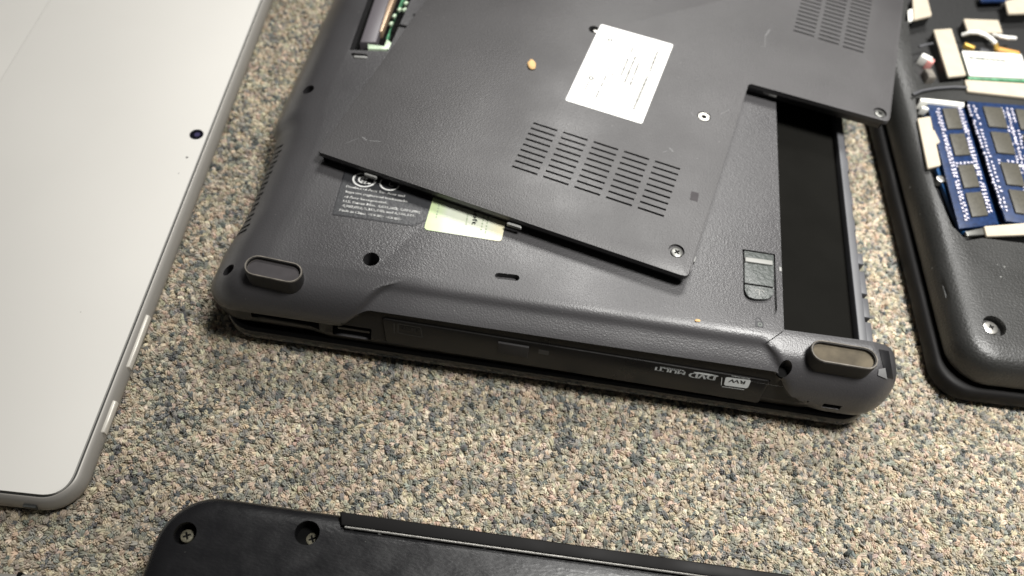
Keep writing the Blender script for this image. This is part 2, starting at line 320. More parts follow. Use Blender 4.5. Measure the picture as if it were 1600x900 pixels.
def carpet_pile():
    sp = 1.45 * mm
    gx, gy = np.meshgrid(np.arange(-0.34, 0.50, sp), np.arange(-0.24, 0.50, sp)); x = gx.ravel() + rng.uniform(-0.75, 0.75, gx.size) * mm; y = gy.ravel() + rng.uniform(-0.75, 0.75, gx.size) * mm
    keep = np.ones(x.size, bool)
    def drop(px, py, sx, sy, ang):                    # nothing shows right under a thing that lies flat
        ca, sa = math.cos(-ang), math.sin(-ang); u = (x - px) * ca - (y - py) * sa; v = (x - px) * sa + (y - py) * ca
        keep[(abs(u) < sx) & (abs(v) < sy)] = False
    drop(0.12, 0.17, 0.105, 0.155, 0); drop(-0.137, 0.075, 0.085, 0.13, math.radians(3.2)); drop(0.17, -0.20, 0.14, 0.11, 0); drop(0.40, 0.20, 0.105, 0.155, 0)
    x = x[keep]; y = y[keep]; n = x.size
    # colours: heathered yarn, neighbouring tufts tend to share a colour
    def field(s, seed):
        g = np.random.default_rng(seed).uniform(0, 1, (140, 140)); u = ((x + 0.4) / s) % 138; v = ((y + 0.4) / s) % 138; i = u.astype(int); j = v.astype(int); fu = u - i; fv = v - j
        return g[i, j] * (1 - fu) * (1 - fv) + g[i + 1, j] * fu * (1 - fv) + g[i, j + 1] * (1 - fu) * fv + g[i + 1, j + 1] * fu * fv
    k = 0.52 * field(0.0036, 1) + 0.10 * field(0.010, 2) + 0.38 * rng.uniform(0, 1, n); k = k.argsort().argsort() / n
    pal = np.array([(0.050, 0.066, 0.078), (0.11, 0.13, 0.135), (0.23, 0.235, 0.215), (0.33, 0.315, 0.255), (0.43, 0.385, 0.295), (0.52, 0.44, 0.325), (0.53, 0.41, 0.31), (0.61, 0.545, 0.42), (0.36, 0.29, 0.245)])
    cum = np.array([0.035, 0.085, 0.22, 0.39, 0.57, 0.74, 0.83, 0.94, 1.01]); idx = np.searchsorted(cum, k)
    c = pal[np.clip(idx, 0, 8)]; swap = rng.uniform(0, 1, n) < 0.30; c[swap] = pal[rng.choice(9, swap.sum(), p=[.06, .09, .15, .15, .16, .13, .09, .09, .08])]
    c = c * 0.74 + np.array((0.318, 0.295, 0.252)) * 0.235; c *= np.array((0.985, 0.98, 0.965)); c *= (0.88 + 0.24 * field(0.03, 5))[:, None]
    c = c * rng.uniform(0.8, 1.25, (n, 1)) * rng.uniform(0.95, 1.05, (n, 3))
    rot = np.stack([rng.uniform(-1.25, 1.25, n), rng.uniform(-1.25, 1.25, n), rng.uniform(0, 6.28, n)], 1)
    scl = np.stack([rng.uniform(0.85, 1.3, n), rng.uniform(0.7, 1.15, n), rng.uniform(1.1, 1.9, n)], 1) * mm
    z = -1.75 * mm + rng.uniform(-0.35, 0.35, n) * mm
    me = bpy.data.meshes.new('carpet_pile'); me.from_pydata(np.stack([x, y, z], 1).tolist(), [], [])
    for nm, arr in (('rot', rot), ('scl', scl)): me.attributes.new(nm, 'FLOAT_VECTOR', 'POINT').data.foreach_set('vector', arr.ravel())
    me.attributes.new('tint', 'FLOAT_COLOR', 'POINT').data.foreach_set('color', np.concatenate([c, np.ones((n, 1))], 1).ravel())
    o = bpy.data.objects.new('carpet_pile', me); COL.objects.link(o); o.parent = carpet; o['kind'] = 'stuff'; o['label'] = 'short flecked beige, grey and blue tufts'
    ym = carpet_material(True); me.materials.append(ym)
    ng = bpy.data.node_groups.new('pile_tufts', 'GeometryNodeTree'); ng.interface.new_socket('Geometry', in_out='INPUT', socket_type='NodeSocketGeometry'); ng.interface.new_socket('Geometry', in_out='OUTPUT', socket_type='NodeSocketGeometry')
    N = ng.nodes; L = ng.links; gi = N.new('NodeGroupInput'); go = N.new('NodeGroupOutput'); ico = N.new('GeometryNodeMeshIcoSphere'); ico.inputs['Radius'].default_value = 1.0; ico.inputs['Subdivisions'].default_value = 2
    jn = N.new('GeometryNodeJoinGeometry')          # one tuft: a small bundle of yarn ends
    for k in range(6):
        t = 6.283 * k / 5; q = 0.0 if k == 5 else 0.52; tr = N.new('GeometryNodeTransform'); L.new(ico.outputs[0], tr.inputs['Geometry'])
        tr.inputs['Translation'].default_value = (q * math.cos(t), q * math.sin(t), random.uniform(-0.25, 0.2)); tr.inputs['Rotation'].default_value = (-0.42 * math.sin(t) * random.uniform(0.5, 1.3), 0.42 * math.cos(t) * random.uniform(0.5, 1.3), 0); tr.inputs['Scale'].default_value = (random.uniform(0.36, 0.48), random.uniform(0.36, 0.5), random.uniform(0.85, 1.1))
        L.new(tr.outputs[0], jn.inputs[0])
    nz = N.new('ShaderNodeTexNoise'); nz.inputs['Scale'].default_value = 1.6
    sub = N.new('ShaderNodeVectorMath'); sub.operation = 'SUBTRACT'; sub.inputs[1].default_value = (0.5, 0.5, 0.5); L.new(nz.outputs['Color'], sub.inputs[0])
    spn = N.new('GeometryNodeSetPosition'); L.new(jn.outputs[0], spn.inputs[0]); sv = N.new('ShaderNodeVectorMath'); sv.operation = 'SCALE'; sv.inputs['Scale'].default_value = 0.7; L.new(sub.outputs[0], sv.inputs[0]); L.new(sv.outputs[0], spn.inputs['Offset'])
    ss = N.new('GeometryNodeSetShadeSmooth'); L.new(spn.outputs[0], ss.inputs[0]); sm = N.new('GeometryNodeSetMaterial'); sm.inputs['Material'].default_value = ym; L.new(ss.outputs[0], sm.inputs[0])
    ip = N.new('GeometryNodeInstanceOnPoints'); L.new(gi.outputs[0], ip.inputs['Points']); L.new(sm.outputs[0], ip.inputs['Instance'])
    for nm, sock in (('rot', 'Rotation'), ('scl', 'Scale')):
        na = N.new('GeometryNodeInputNamedAttribute'); na.data_type = 'FLOAT_VECTOR'; na.inputs['Name'].default_value = nm
        if sock == 'Rotation':
            er = N.new('FunctionNodeEulerToRotation'); L.new(na.outputs[0], er.inputs[0]); L.new(er.outputs[0], ip.inputs[sock])
        else: L.new(na.outputs[0], ip.inputs[sock])
    L.new(ip.outputs[0], go.inputs[0]); o.modifiers.new('tufts', 'NODES').node_group = ng
carpet_pile()

# ================================================================== the upside-down laptop in the middle
T = 0.034
SH = 0.016                                            # its front runs at a slight angle
lap = root('laptop', (0.12, 0.17, 0), 'dark grey laptop lying upside down, optical drive side facing the viewer, battery bay empty', 'laptop', 'laptops taken apart on the carpet')
SUB = 4
pr_end = catmull([(6, 7.7), (5.6, 10), (3.2, 10.6), (1.8, 14), (2.4, 19), (4.4, 24.6), (7.9, 29.6), (12.4, 32.6), (19.5, 34)], SUB) * mm
pr_endl = catmull([(6.5, 7.7), (6.3, 10), (4.8, 10.6), (5.2, 18.8), (3.3, 19.6), (4.2, 24.5), (7.4, 29.4), (12.2, 32.6), (19.5, 34)], SUB) * mm
pr_mid = linear([(4.6, 7.7), (4.6, 10), (3.8, 10.6), (3, 14.2), (7.7, 26.4), (7.2, 27.5), (14.2, 31.1), (16.4, 33.1), (20.5, 34)], SUB) * mm
# round the ridge between the slope and the flat underside
pr_mid[20:33] = np.array([(7.2, 27.5), (8.6, 28.4), (10.2, 29.2), (11.8, 29.95), (13.2, 30.6), (14.2, 31.1), (14.9, 31.6), (15.5, 32.2), (16.1, 32.75), (16.8, 33.2), (17.7, 33.6), (18.9, 33.88), (20.5, 34.0)]) * mm
pr_left = catmull([(6, 7.7), (5.6, 10), (2, 10.6), (0, 13), (1.5, 17), (5, 23), (10, 28.6), (16, 32.4), (25, 34)], SUB) * mm
pr_right = catmull([(8, 7.7), (7, 10), (3, 10.6), (0.6, 14), (0, 19), (1.0, 24.5), (4.5, 29.6), (8.5, 32.6), (14, 34)], SUB) * mm
XL, XR, YF, YB = -9.5 * mm, 251.5 * mm, -1.6 * mm, 352 * mm
def prof_front(t):
    x = (XL + 20 * mm) + t * (XR - XL - 40 * mm); K = len(pr_end); out = np.empty_like(pr_end)
    for i in range(K):
        h = min(1, max(0, (pr_mid[i][1] / mm - 14) / 19))
        a = 38 + 19 * h; b = 219 - 25 * h; wgt = smooth01(a - 4, a + 5, x / mm) * (1 - smooth01(b - 3, b + 5, x / mm))
        out[i] = (pr_endl if x < 0.12 else pr_end)[i] * (1 - wgt) + pr_mid[i] * wgt
    return out
lx = ([-30, 15, 30, 48, 80, 90, 94, 108, 185, 260, 330, 400], [0, 0, 0.4, 3.8, 4.0, 2.6, -0.4, -0.3, 3.0, 4.5, 4, 3])
def prof_left(t):
    y = YB - 20 * mm - t * (YB - YF - 40 * mm); o = pr_left.copy(); add = np.interp(y / mm, *lx) * mm; o[8:, 0] += add * np.linspace(1, 0.55, len(o) - 8); o[:8, 0] += add; return o
body = shell(XL, XR, YF, YB, 16 * mm, prof_front, prof_left, pr_right, pr_end, post=lambda p: (p[0], p[1] + SH * p[0], p[2]), nf=340, ns=110)
# cut the battery bay, screw holes, slots and ports
cut = MB()
bayL = [P(1225, 515, T).to_2d(), P(1212, 150, T).to_2d()]; bdir = bayL[1] - bayL[0]; bay_far = bayL[0] + bdir * 2.15
cut.prism([bayL[0], Vector((0.300, bayL[0].y + 0.0035)), Vector((0.300, bay_far.y)), bay_far], 0.0215, 0.05)
body = boolean(body, cut.mesh()); cut = MB()
cut.prism([Vector((0.2425, 0.031)), Vector((0.31, 0.032)), Vector((0.31, bay_far.y - 0.002)), Vector((0.2435, bay_far.y - 0.002))], 0.009, 0.0225)
body = boolean(body, cut.mesh())
holes = [((580, 405), 0.0340, 3.0), ((481, 135), 0.0335, 2.5), ((357, 422), 0.0285, 2.3), ((1230, 572), 0.0310, 2.2)]
cut = MB(); floors = []
for (px, z, r) in holes:
    c = P(*px, z); dp = 0.0055 if px[0] > 1200 else 0.0105; cut.cyl(c, r * mm, z - dp, 0.06, 28); floors.append((c, r, z - dp + 0.0001))
cut.prism(capsule(P(779, 431, T), P(806, 434, T), 1.35 * mm), T - 0.0025, 0.05)
latch = rounded(U([(1160, 389), (1211, 397), (1215, 497), (1161, 494)], T), [0.5 * mm, 0.5 * mm, 5.6 * mm, 5.6 * mm], 10)
cut.prism(latch, T - 0.0016, 0.05)
# docking connector opening near the far left
conn = U([(546, 78), (585, -30), (655, -30), (606, 80)], T); cut.prism(conn, T - 0.007, 0.05)
body = boolean(body, cut.mesh())
cut = MB()                                            # ports in the drive side
def front_pt(px, py): return PL(px, py, Vector((0, 0.0015, 0.0)), Vector((-SH, 1, 0)).normalized())
p = front_pt(445, 502); cut.box((0.0225, p.y + 0.004), 0.026, 0.018, 0.0135, 0.0182, SH)
p = front_pt(553, 520); cut.box((p.x - 0.001, p.y + 0.004), 0.0145, 0.020, 0.0122, 0.0185, SH)
p = front_pt(1287, 643); cut.prism(capsule((p.x - 0.0028, p.y - 0.003), (p.x + 0.0028, p.y - 0.003), 1.0 * mm), 0.0, 0.0) if False else cut.box((p.x, p.y + 0.001), 0.0068, 0.010, 0.0158, 0.0182, SH)
p = front_pt(1249, 634); cut.box((p.x, p.y + 0.004), 0.0022, 0.010, 0.0165, 0.0182, SH)
# the drive opening
dn = Vector((0, -(26.4 - 14.2), (7.7 - 3.0))).normalized(); dn = Vector((-SH * dn.y, dn.y, dn.z)).normalized()   # outward normal of the drive face
d0 = Vector((0.12, 0.0030 + YF + SH * 0.12, 0.0142)); 
def D(px, py, off=0.0): return PL(px, py, d0 + dn * off, dn)
body = boolean(body, cut.mesh())
# two-piece chassis: below the grey bottom cover runs the black upper half with the ports and the drive
bm_ = bmesh.new(); bm_.from_mesh(body)
near = [f for f in bm_.faces if f.calc_center_median().y < 0.022 and 0.185 < f.calc_center_median().x < 0.235 and f.calc_center_median().z < 0.031]
bmesh.ops.bisect_plane(bm_, geom=near + list({e for f in near for e in f.edges}) + list({v for f in near for v in f.verts}), plane_co=(0.2190, 0, 0.014), plane_no=Vector((1, 0, 25 / 19)).normalized(), dist=1e-6)
bm_.to_mesh(body); bm_.free()
body.materials.clear(); body.materials.append(M['shell']); body.materials.append(M['drive'])
for pg in body.polygons:
    c = pg.center; x = c.x / mm; z = c.z / mm; yy = c.y - SH * c.x - YF
    lip = 19.4 + 7.6 * smooth01(38, 58, x); h = min(1, max(0, (z - 14) / 19)); rgt = 219 - 25 * (z - 14) / 19
    pg.material_index = 1 if ((yy < 0.0125 and -6 < x < rgt and z < lip and pg.normal.z < 0.6) or z < 10.9) else 0
link('base_shell', body, None, lap, 32)
for c, r, z in floors: MB().cyl(c, r * 1.02 * mm, z - 0.0004, z + 0.0006, 24).build('screw_hole', M['void'], lap)
# bay floor, the rail along the rear edge
fb = MB(); fb.prism([bayL[0] + Vector((-0.001, -0.001)), Vector((0.2375, bayL[0].y - 0.0005)), Vector((0.2405, bay_far.y + 0.001)), bay_far + Vector((-0.001, 0.001))], 0.0212, 0.0222); fb.build('battery_bay', M['bay'], lap)
rail = MB(); y_ = 0.026
rail.prism([Vector((0.2365, 0.0255)), Vector((0.2398, 0.0255)), Vector((0.2412, bay_far.y)), Vector((0.2385, bay_far.y))], 0.0205, 0.0262, 0.0003); ro = rail.build('bay_rail', M['rail'], lap)
for a, b, xo in ((0.0275, 0.0385, 2425), (0.0405, 0.0495, 2425), (0.0515, 0.0625, 2425), (0.066, 0.0715, 2425), (0.083, 0.089, 2410), (0.097, 0.104, 2412), (0.116, 0.124, 2413)):
    tabs = MB(); tabs.prism([Vector((0.2392, a)), Vector((xo / 10000, a)), Vector((xo / 10000, b)), Vector((0.2392, b))], 0.0205, 0.0255, 0.0003)
    tabs.build('rail_tab', M['rail'], lap)
# raised seam that runs from the bay corner down over the ridge
# lid underneath
lid_pr = catmull([(3.0, 0.2), (0.8, 1.0), (0, 3.2), (0.4, 5.6), (1.4, 7.0), (4, 7.5)], 3) * mm
lid = shell(-4.5 * mm, 248.0 * mm, 1.3 * mm, 349 * mm, 13 * mm, lid_pr, lid_pr, lid_pr, lid_pr, post=lambda p: (p[0], p[1] + SH * p[0] - 0.0008, p[2]), nf=20, ns=20)
link('lid', lid, M['lid'], lap, 40)
# optical drive: a bezel set into the slanted face
def slab(poly3, n, thick, bev=0.0):
    """poly3: points on a plane with normal n -> closed slab standing 'thick' proud of it"""
    bm = bmesh.new(); f = bm.faces.new([bm.verts.new(p) for p in poly3]); f.normal_update()
    if f.normal.dot(n) < 0: f.normal_flip()
    r = bmesh.ops.extrude_face_region(bm, geom=[f]); vs = [g for g in r['geom'] if isinstance(g, bmesh.types.BMVert)]; bmesh.ops.translate(bm, vec=n * thick, verts=vs)
    if bev:
        top = [g for g in r['geom'] if isinstance(g, bmesh.types.BMFace)]; bmesh.ops.bevel(bm, geom=list(top[0].edges), offset=bev, segments=2, affect='EDGES', profile=0.5)
    bmesh.ops.recalc_face_normals(bm, faces=bm.faces); me = bpy.data.meshes.new('slab'); bm.to_mesh(me); bm.free(); return me
def round3(pts, r, n=5):                                # round a planar 3D polygon
    out = []
    for i in range(len(pts)):
        p, a, b = pts[i], pts[i - 1], pts[(i + 1) % len(pts)]; u = (a - p).normalized(); v = (b - p).normalized(); t = min(r, (a - p).length * 0.45, (b - p).length * 0.45)
        for q in np.linspace(0, 1, n).tolist(): out.append((1 - q) ** 2 * (p + u * t) + 2 * q * (1 - q) * p + q * q * (p + v * t))
    return out
drv = link('optical_drive', slab(round3([D(598, 496), D(1203, 594), D(1184, 628), D(604, 533)], 0.0012), dn, 0.0007, 0.0003), M['drive'], lap, 30)
gp = Print(); O = 0.0001
for a, b in (((598, 496), (604, 533)), ((604, 533), (1184, 628)), ((1203, 594), (1184, 628))): gp.bar(D(*a, O), D(*b, O), 0.0007, dn)
gp.build('drive_gap', M['void'], lap)
link('eject_button', slab(round3([D(778, 533, .0007), D(827, 541, .0007), D(824, 558, .0007), D(778, 550, .0007)], 0.0004), dn, 0.0009, 0.0003), M['rubber'], drv, 30)
link('indicator_light', slab([D(842, 546, .0007), D(858, 549, .0007), D(857, 555, .0007), D(841, 552, .0007)], dn, 0.0001), M['print_faint'], drv, 0)
O = 0.00078; up_ = -(D(1100, 600, O) - D(1107, 575, O)).normalized() * -1
ex = (D(1200, 610, O) - D(1000, 577, O)).normalized(); dnv = dn.cross(ex).normalized()
if dnv.z > 0: dnv = -dnv                                  # text up = down the face: the laptop lies upside down
pl = Print()
# rewritable-disc badge: a pale rounded box with dark letters, a thin frame on its left and lower side
box = round3([D(1134, 589, O), D(1174, 594, O), D(1168, 607, O), D(1131, 602, O)], 0.0009)
pl.poly(box)
for a, b in (((1128, 590), (1127, 602)), ((1128, 604), (1163, 609))): pl.bar(D(*a, O), D(*b, O), 0.00022, dn)
pl.text('ReWritable', D(1172, 591, O), D(1143, 586.5, O), dnv, 0.0006)
pl.text('DVD', D(1119, 587, O), D(1078, 582, O), dnv, 0.0024, 0.035)
c = D(1102, 585.0, O); ce = D(1122, 588, O) - D(1082, 583, O); cpt = (D(1082, 583.2, O) + D(1124, 588.4, O)) / 2
pl.arc(D(1103, 584.4, O), ex, dnv, 0.0, 1.0, 0, 0.001, 3)
eh = [D(1103, 585.0, O) * 0 + (D(1082, 582.6, O) + (D(1124, 588.9, O) - D(1082, 582.6, O)) * 0.5) + ex * 0.0047 * math.cos(t) + dnv * (0.00042 * math.sin(t) - 0.0003) for t in np.linspace(0, 6.283, 28, False)]
pl.poly(eh)
pl.text('MULTI', D(1071, 581, O), D(1025, 573.5, O), dnv, 0.0016, 0.03)
pl.text('RECORDER', D(1069, 578.4, O), D(1031, 572.6, O), dnv, 0.00065)
pl.build('lettering', M['print_drive'], drv)
pd = Print(); O2 = O + 0.00006; pd.text('RW', D(1165, 595.5, O2), D(1140, 592, O2), dnv, 0.0016, 0.02); pd.build('lettering', M['drive'], drv)
pf = Print()
for a, b in (((622, 506), (657, 512)), ((657, 512), (660, 527)), ((660, 527), (622, 520)), ((622, 520), (622, 506)), ((616, 505), (616, 521))): pf.bar(D(*a, O), D(*b, O), 0.0004, dn)
pf.text('disc', D(656, 514, O), D(626, 509, O), dnv, 0.0021, 0.02); pf.build('lettering', M['print_faint'], drv)
# port linings
def port(px, w_, z0, z1, m, name='port_slot'):
    q = front_pt(*px); MB().box((q.x, q.y + 0.0075), w_, 0.002, z0, z1, SH).build(name, m, lap)
MB().box((0.0225, 0.0095), 0.0255, 0.002, 0.0136, 0.0181, SH).build('card_slot', M['void'], lap); port((551, 520), 0.014, 0.0123, 0.0184, M['void'], 'usb_port')
q = front_pt(551, 520); MB().box((q.x, q.y + 0.0045), 0.012, 0.006, 0.0150, 0.0165, SH, 0.0002).build('usb_port', M['black'], lap)
MB().box((0.0215, 0.0050), 0.019, 0.003, 0.0133, 0.0142, SH - 0.03, 0.0004).build('card_slot', M['rubber'], lap)
# rubber feet
def foot(a, b, r, z, body_z, pad):
    a = P(*a, z); b = P(*b, z)
    f = MB(); f.prism(capsule(a, b, r), body_z, z - 0.0004, 0.0003); cu_ = MB(); cu_.prism(capsule(a, b, r * 0.80), z - 0.0025, z + 0.01); fo = link('rubber_foot', boolean(f.mesh(), cu_.mesh()), M['rubber'], lap, 35)
    o_ = capsule(a, b, r * 0.93); i_ = capsule(a, b, r * 0.76); bm = bmesh.new(); n = len(o_); zt = z
    A = [bm.verts.new((*p, z - 0.0006)) for p in capsule(a, b, r * 0.985)]; B = [bm.verts.new((*p, zt)) for p in capsule(a, b, r * 0.95)]; Cc = [bm.verts.new((*p, zt)) for p in capsule(a, b, r * 0.86)]; Dd = [bm.verts.new((*p, z - 0.0024)) for p in i_]
    for u, v in ((A, B), (B, Cc), (Cc, Dd)):
        for k in range(n): bm.faces.new((u[k], u[(k + 1) % n], v[(k + 1) % n], v[k]))
    bmesh.ops.recalc_face_normals(bm, faces=bm.faces); me = bpy.data.meshes.new('rim'); bm.to_mesh(me); bm.free(); link('foot_rim', me, M['rubber_worn'], fo, 60)
    MB().prism(capsule(a, b, r * 0.79), z - 0.0030, z - 0.0017).build('foot_pad', pad, fo)
foot((401, 414), (453, 425), 4.4 * mm, 0.0375, 0.0285, M['rubber_dark'])
foot((1287, 548), (1353, 559), 4.6 * mm, 0.0375, 0.0290, M['rubber_dust'])
# battery latch
lp = rounded(U([(1163, 392), (1208.5, 399), (1209, 468), (1164, 467)], T - 0.0004), [0.2 * mm, 0.2 * mm, 5.4 * mm, 5.4 * mm], 10)
ls = MB(); ls.prism(lp, T - 0.0016, T - 0.0003, 0.0003); lo = ls.build('latch_slider', M['slider'], lap)
MB().prism(U([(1164, 402), (1207, 408), (1207, 415), (1164, 409)], T), T - 0.0003, T + 0.0004, 0.0002).build('slider_bar', M['slider_bar'], lo)
MB().prism(U([(1164, 441), (1208, 447.5), (1208, 450), (1164, 443.5)], T), T - 0.0003, T - 0.00022).build('slider_groove', M['void'], lo)
ar = Print(); z_ = T - 0.00015
for a, b in (((1182, 452), (1192, 454)), ((1187, 453), (1186, 462)), ((1182, 452), (1180, 455)), ((1192, 454), (1194, 457))): ar.bar(P(*a, z_), P(*b, z_), 0.0003)
ar.build('slider_mark', M['slider_bar'], lo)
lk = Print(); z_ = T + 0.00012; lk.poly([P(*p, z_) for p in ((1180, 501), (1193, 503), (1193, 512), (1180, 510))]); cc = P(1185, 501, z_); lk.arc(cc, (1, 0, 0), (0, 1, 0), 0.0010, 0.0014, 0, math.pi, 12); lk.build('padlock_mark', M['label_edge'], lap)
l2 = Print(); cc = P(1187.5, 507, z_ + 0.00005); l2.arc(cc, (1, 0, 0), (0, 1, 0), 0.0004, 0.0009, 0, 6.28, 16); l2.build('padlock_mark', M['print_dark'], lap)
# dark regulatory label with its print
lab = U([(519, 334), (520, 336), (646, 354), (668, 344), (700, 262), (546, 240)], T); LB = MB(); LB.prism(lab, T - 0.0002, T + 0.00012); lbo = LB.build('regulatory_label', M['label_edge'], lap)
MB().prism(inset_poly(lab, 0.00045), T, T + 0.00020).build('label_face', M['label_dark'], lbo)
z_ = T + 0.00026; tp = Print(); upv = (P(575, 270, z_) - P(570, 290, z_)).normalized()
lines = [('Product of Acer Inc. Acer and', (541, 292.5), (632, 308)), ('logo are registered trademarks', (540, 300.5), (636, 316.5)), ('of Acer Incorporated.', (538, 308.5), (604, 318.5)),
         ('U.S. Patent Nos. 4,631,603; 4,819,098;', (536, 315.5), (656, 333.5)), ('4,907,093; 5,315,448; and 6,516,132.', (534, 322.5), (648, 339)), ('Made in China  <OE06> <OE08>', (530, 329.5), (626, 344.5))]
for s_, a, b in lines: tp.text(s_, P(*a, z_), P(*b, z_), Vector((0.02, 1, 0)).normalized(), 0.00115, 0.05)
c = P(569, 281, z_)
tp.arc(c, (1, 0, 0), (0, 0.8, 0), 0.0038, 0.0046, 0, 6.28, 40)
for k in range(3): tp.arc(c + Vector((-0.0006 + 0.0013 * k, 0, 0)), (1, 0, 0), (0, 1, 0), 0.0011, 0.0018, 0.9, 5.4, 14)
c = P(609, 287, z_); tp.arc(c, (1, 0, 0), (0, 0.85, 0), 0.0034, 0.0041, 0, 6.28, 40); tp.text('C', c + Vector((-0.0003, -0.0012, 0)), c + Vector((0.0016, -0.0012, 0)), (0, 1, 0), 0.0024)
tp.build('lettering', M['print_light'], lbo)
# pale licence sticker half under the loose cover
def sticker_material():
    m = mat('mint_sticker', (0.66, 0.74, 0.55), 0.45); N = m.node_tree.nodes; L = m.node_tree.links; tc = N.new('ShaderNodeTexCoord'); mp = N.new('ShaderNodeMapping'); mp.vector_type = 'TEXTURE'
    o = P(663, 358, T); mp.inputs['Location'].default_value = o; mp.inputs['Scale'].default_value = (0.028, 0.028, 1); L.new(tc.outputs['Object'], mp.inputs[0]); sx = N.new('ShaderNodeSeparateXYZ'); L.new(mp.outputs[0], sx.inputs[0])
    cr = N.new('ShaderNodeValToRGB'); L.new(sx.outputs['X'], cr.inputs[0]); e = cr.color_ramp.elements; e[0].position = 0.03; e[0].color = (0.52, 0.62, 0.34, 1); e[1].position = 1.0; e[1].color = (0.70, 0.66, 0.46, 1)
    for p_, c_ in ((0.17, (0.55, 0.64, 0.42, 1)), (0.26, (0.60, 0.64, 0.53, 1)), (0.85, (0.64, 0.66, 0.53, 1))): q_ = e.new(p_); q_.color = c_
    n = N.new('ShaderNodeTexNoise'); n.inputs['Scale'].default_value = 180; L.new(tc.outputs['Object'], n.inputs[0]); mx = N.new('ShaderNodeMix'); mx.data_type = 'RGBA'; mx.blend_type = 'OVERLAY'; mx.inputs['Factor'].default_value = 0.15; L.new(cr.outputs[0], mx.inputs['A']); L.new(n.outputs['Fac'], mx.inputs['B'])
    L.new(mx.outputs['Result'], N['Principled BSDF'].inputs['Base Color']); return m
st = rounded(U([(684, 285), (662, 359), (783, 378), (797, 318)], T), [0.5 * mm, 1.6 * mm, 1.6 * mm, 0.5 * mm], 6)
so = MB().prism(st, T - 0.0001, T + 0.00022).build('licence_sticker', sticker_material(), lap)
sp_ = Print(); z_ = T + 0.0003
sp_.text('Microsoft', P(748, 290, z_), P(737, 351, z_), (1, 0.1, 0), 0.0019, 0.03)
sp_.build('lettering', M['print_dark'], so)
s2 = Print()
for a, b in (((757, 334), (751, 362)), ((763, 338), (758, 366)), ((731, 335), (728, 352)), ((687, 316), (681, 342)),): 
    a_, b_ = P(*a, z_), P(*b, z_)
    for k in range(6): 
        u, v = a_.lerp(b_, k / 6), a_.lerp(b_, (k + random.uniform(0.35, 0.75)) / 6); s2.bar(u, v, 0.00055)
s2.build('fine_print', mat('green_grey_print', (0.33, 0.40, 0.27), 0.6), so)
# docking connector inside its opening
zb = T - 0.0065
MB().prism(inset_poly(conn, 0.0002), zb - 0.0005, zb + 0.001).build('connector_floor', M['void'], lap)
cb_ = MB(); cb_.prism(U([(562, 66), (596, -34), (618, -34), (588, 66)], T - 0.001), zb, T - 0.0008, 0.0006); co = cb_.build('docking_connector', M['connector'], lap)
MB().prism(U([(590, 50), (622, -34), (629, -34), (597, 50)], T - 0.002), zb, T - 0.0016, 0.0002).build('contact_strip', M['copper'], co)
MB().prism(U([(603, 60), (640, -34), (650, -34), (613, 30), (607, 62)], T - 0.003), zb, T - 0.003, 0.0002).build('circuit_board', M['pcb_green'], co)
for a, ang in (((611, 36), 1.3), ((624, 14), 1.2), ((634, 4), 1.1), ((616, 24), 1.3), ((632, 14), 0.8)): MB().box(P(*a, T - 0.002), 0.0022, 0.0012, T - 0.003, T - 0.0018, ang, 0.0003).build('solder_pad', M['solder'], co)
MB().prism(U([(574, 67), (601, 72), (604, 59), (612, 66), (609, 76), (575, 75)], T - 0.001), zb, T - 0.0014, 0.0003).build('solder_pad', M['solder'], co)
for (a, b) in (((552, 85), (571, 87)), ((648, 24), (668, 31))):
    A, B = P(*a, T), P(*b, T); MB().prism(capsule(A, B, 0.0009), T - 0.0001, T + 0.0001).build('clip_slot', M['void'], lap)
    MB().prism(capsule(A + Vector((0.0012, -0.0016, 0)), B + Vector((0.0006, -0.0014, 0)), 0.00065), T - 0.0003, T + 0.0007, 0.0005).build('clip_lip', M['tab'] if a[0] < 600 else M['shell'], lap)
MB().prism(capsule(P(618, 39, T), P(646, 44, T), 0.0009), T - 0.0001, T + 0.00012).build('clip_slot', M['void'], lap)
# speaker grille: small dark slots along the left slope
sg = MB(); bmg = sg.bm
from mathutils.bvhtree import BVHTree
bv = BVHTree.FromPolygons([v.co for v in body.vertices], [list(p.vertices) for p in body.polygons])
def on_body(px, py):
    d = ray(px, py).normalized(); h = bv.ray_cast(CAM, d); return h[0], h[1]
for row in range(17):
    t = row / 16
    for k in range(4):
        px = 440 - 57 * t - 3.6 * k + (1.5 if row % 2 else 0); py = 228 + 132 * t + 2.0 * k
        h, nrm = on_body(px, py)
        if h is None: continue
        q = nrm.to_track_quat('Z', 'Y').to_matrix(); pts = [h + nrm * 0.00006 + q @ Vector((0.0007 * math.cos(a), 0.0012 * math.sin(a), 0)) for a in np.linspace(0, 6.283, 10, False)]
        sg.quad(pts)
g_ = sg.build('speaker_grille', M['void'], lap, 0); g_['kind'] = 'stuff'
# wear on the far right corner of the block
h, nrm = on_body(1375, 566)
# dark inset at the block's rear corner
def patch(name, quad, m, off, n=10):
    vs, fs, ok = [], [], {}
    for a in range(n + 1):
        for b in range(n + 1):
            u, v = a / n, b / n; q = [quad[0][k] * (1 - u) * (1 - v) + quad[1][k] * u * (1 - v) + quad[2][k] * u * v + quad[3][k] * (1 - u) * v for k in (0, 1)]
            h, nr = on_body(*q)
            if h is not None: ok[(a, b)] = len(vs); vs.append(tuple(h + nr * off))
    for a in range(n):
        for b in range(n):
            c = [(a, b), (a + 1, b), (a + 1, b + 1), (a, b + 1)]
            if all(k in ok for k in c): fs.append([ok[k] for k in c])
    me = bpy.data.meshes.new(name); me.from_pydata(vs, [], fs); me.update(); link(name, me, m, lap, 60)
patch('shell_seam', [(1222.5, 517.5), (1223.5, 518.5), (1197, 537), (1196, 536)], M['void'], 0.00006, 14)
patch('corner_cap', [(1373, 546), (1388, 549), (1395, 592), (1383, 588)], M['black'], 0.00025)
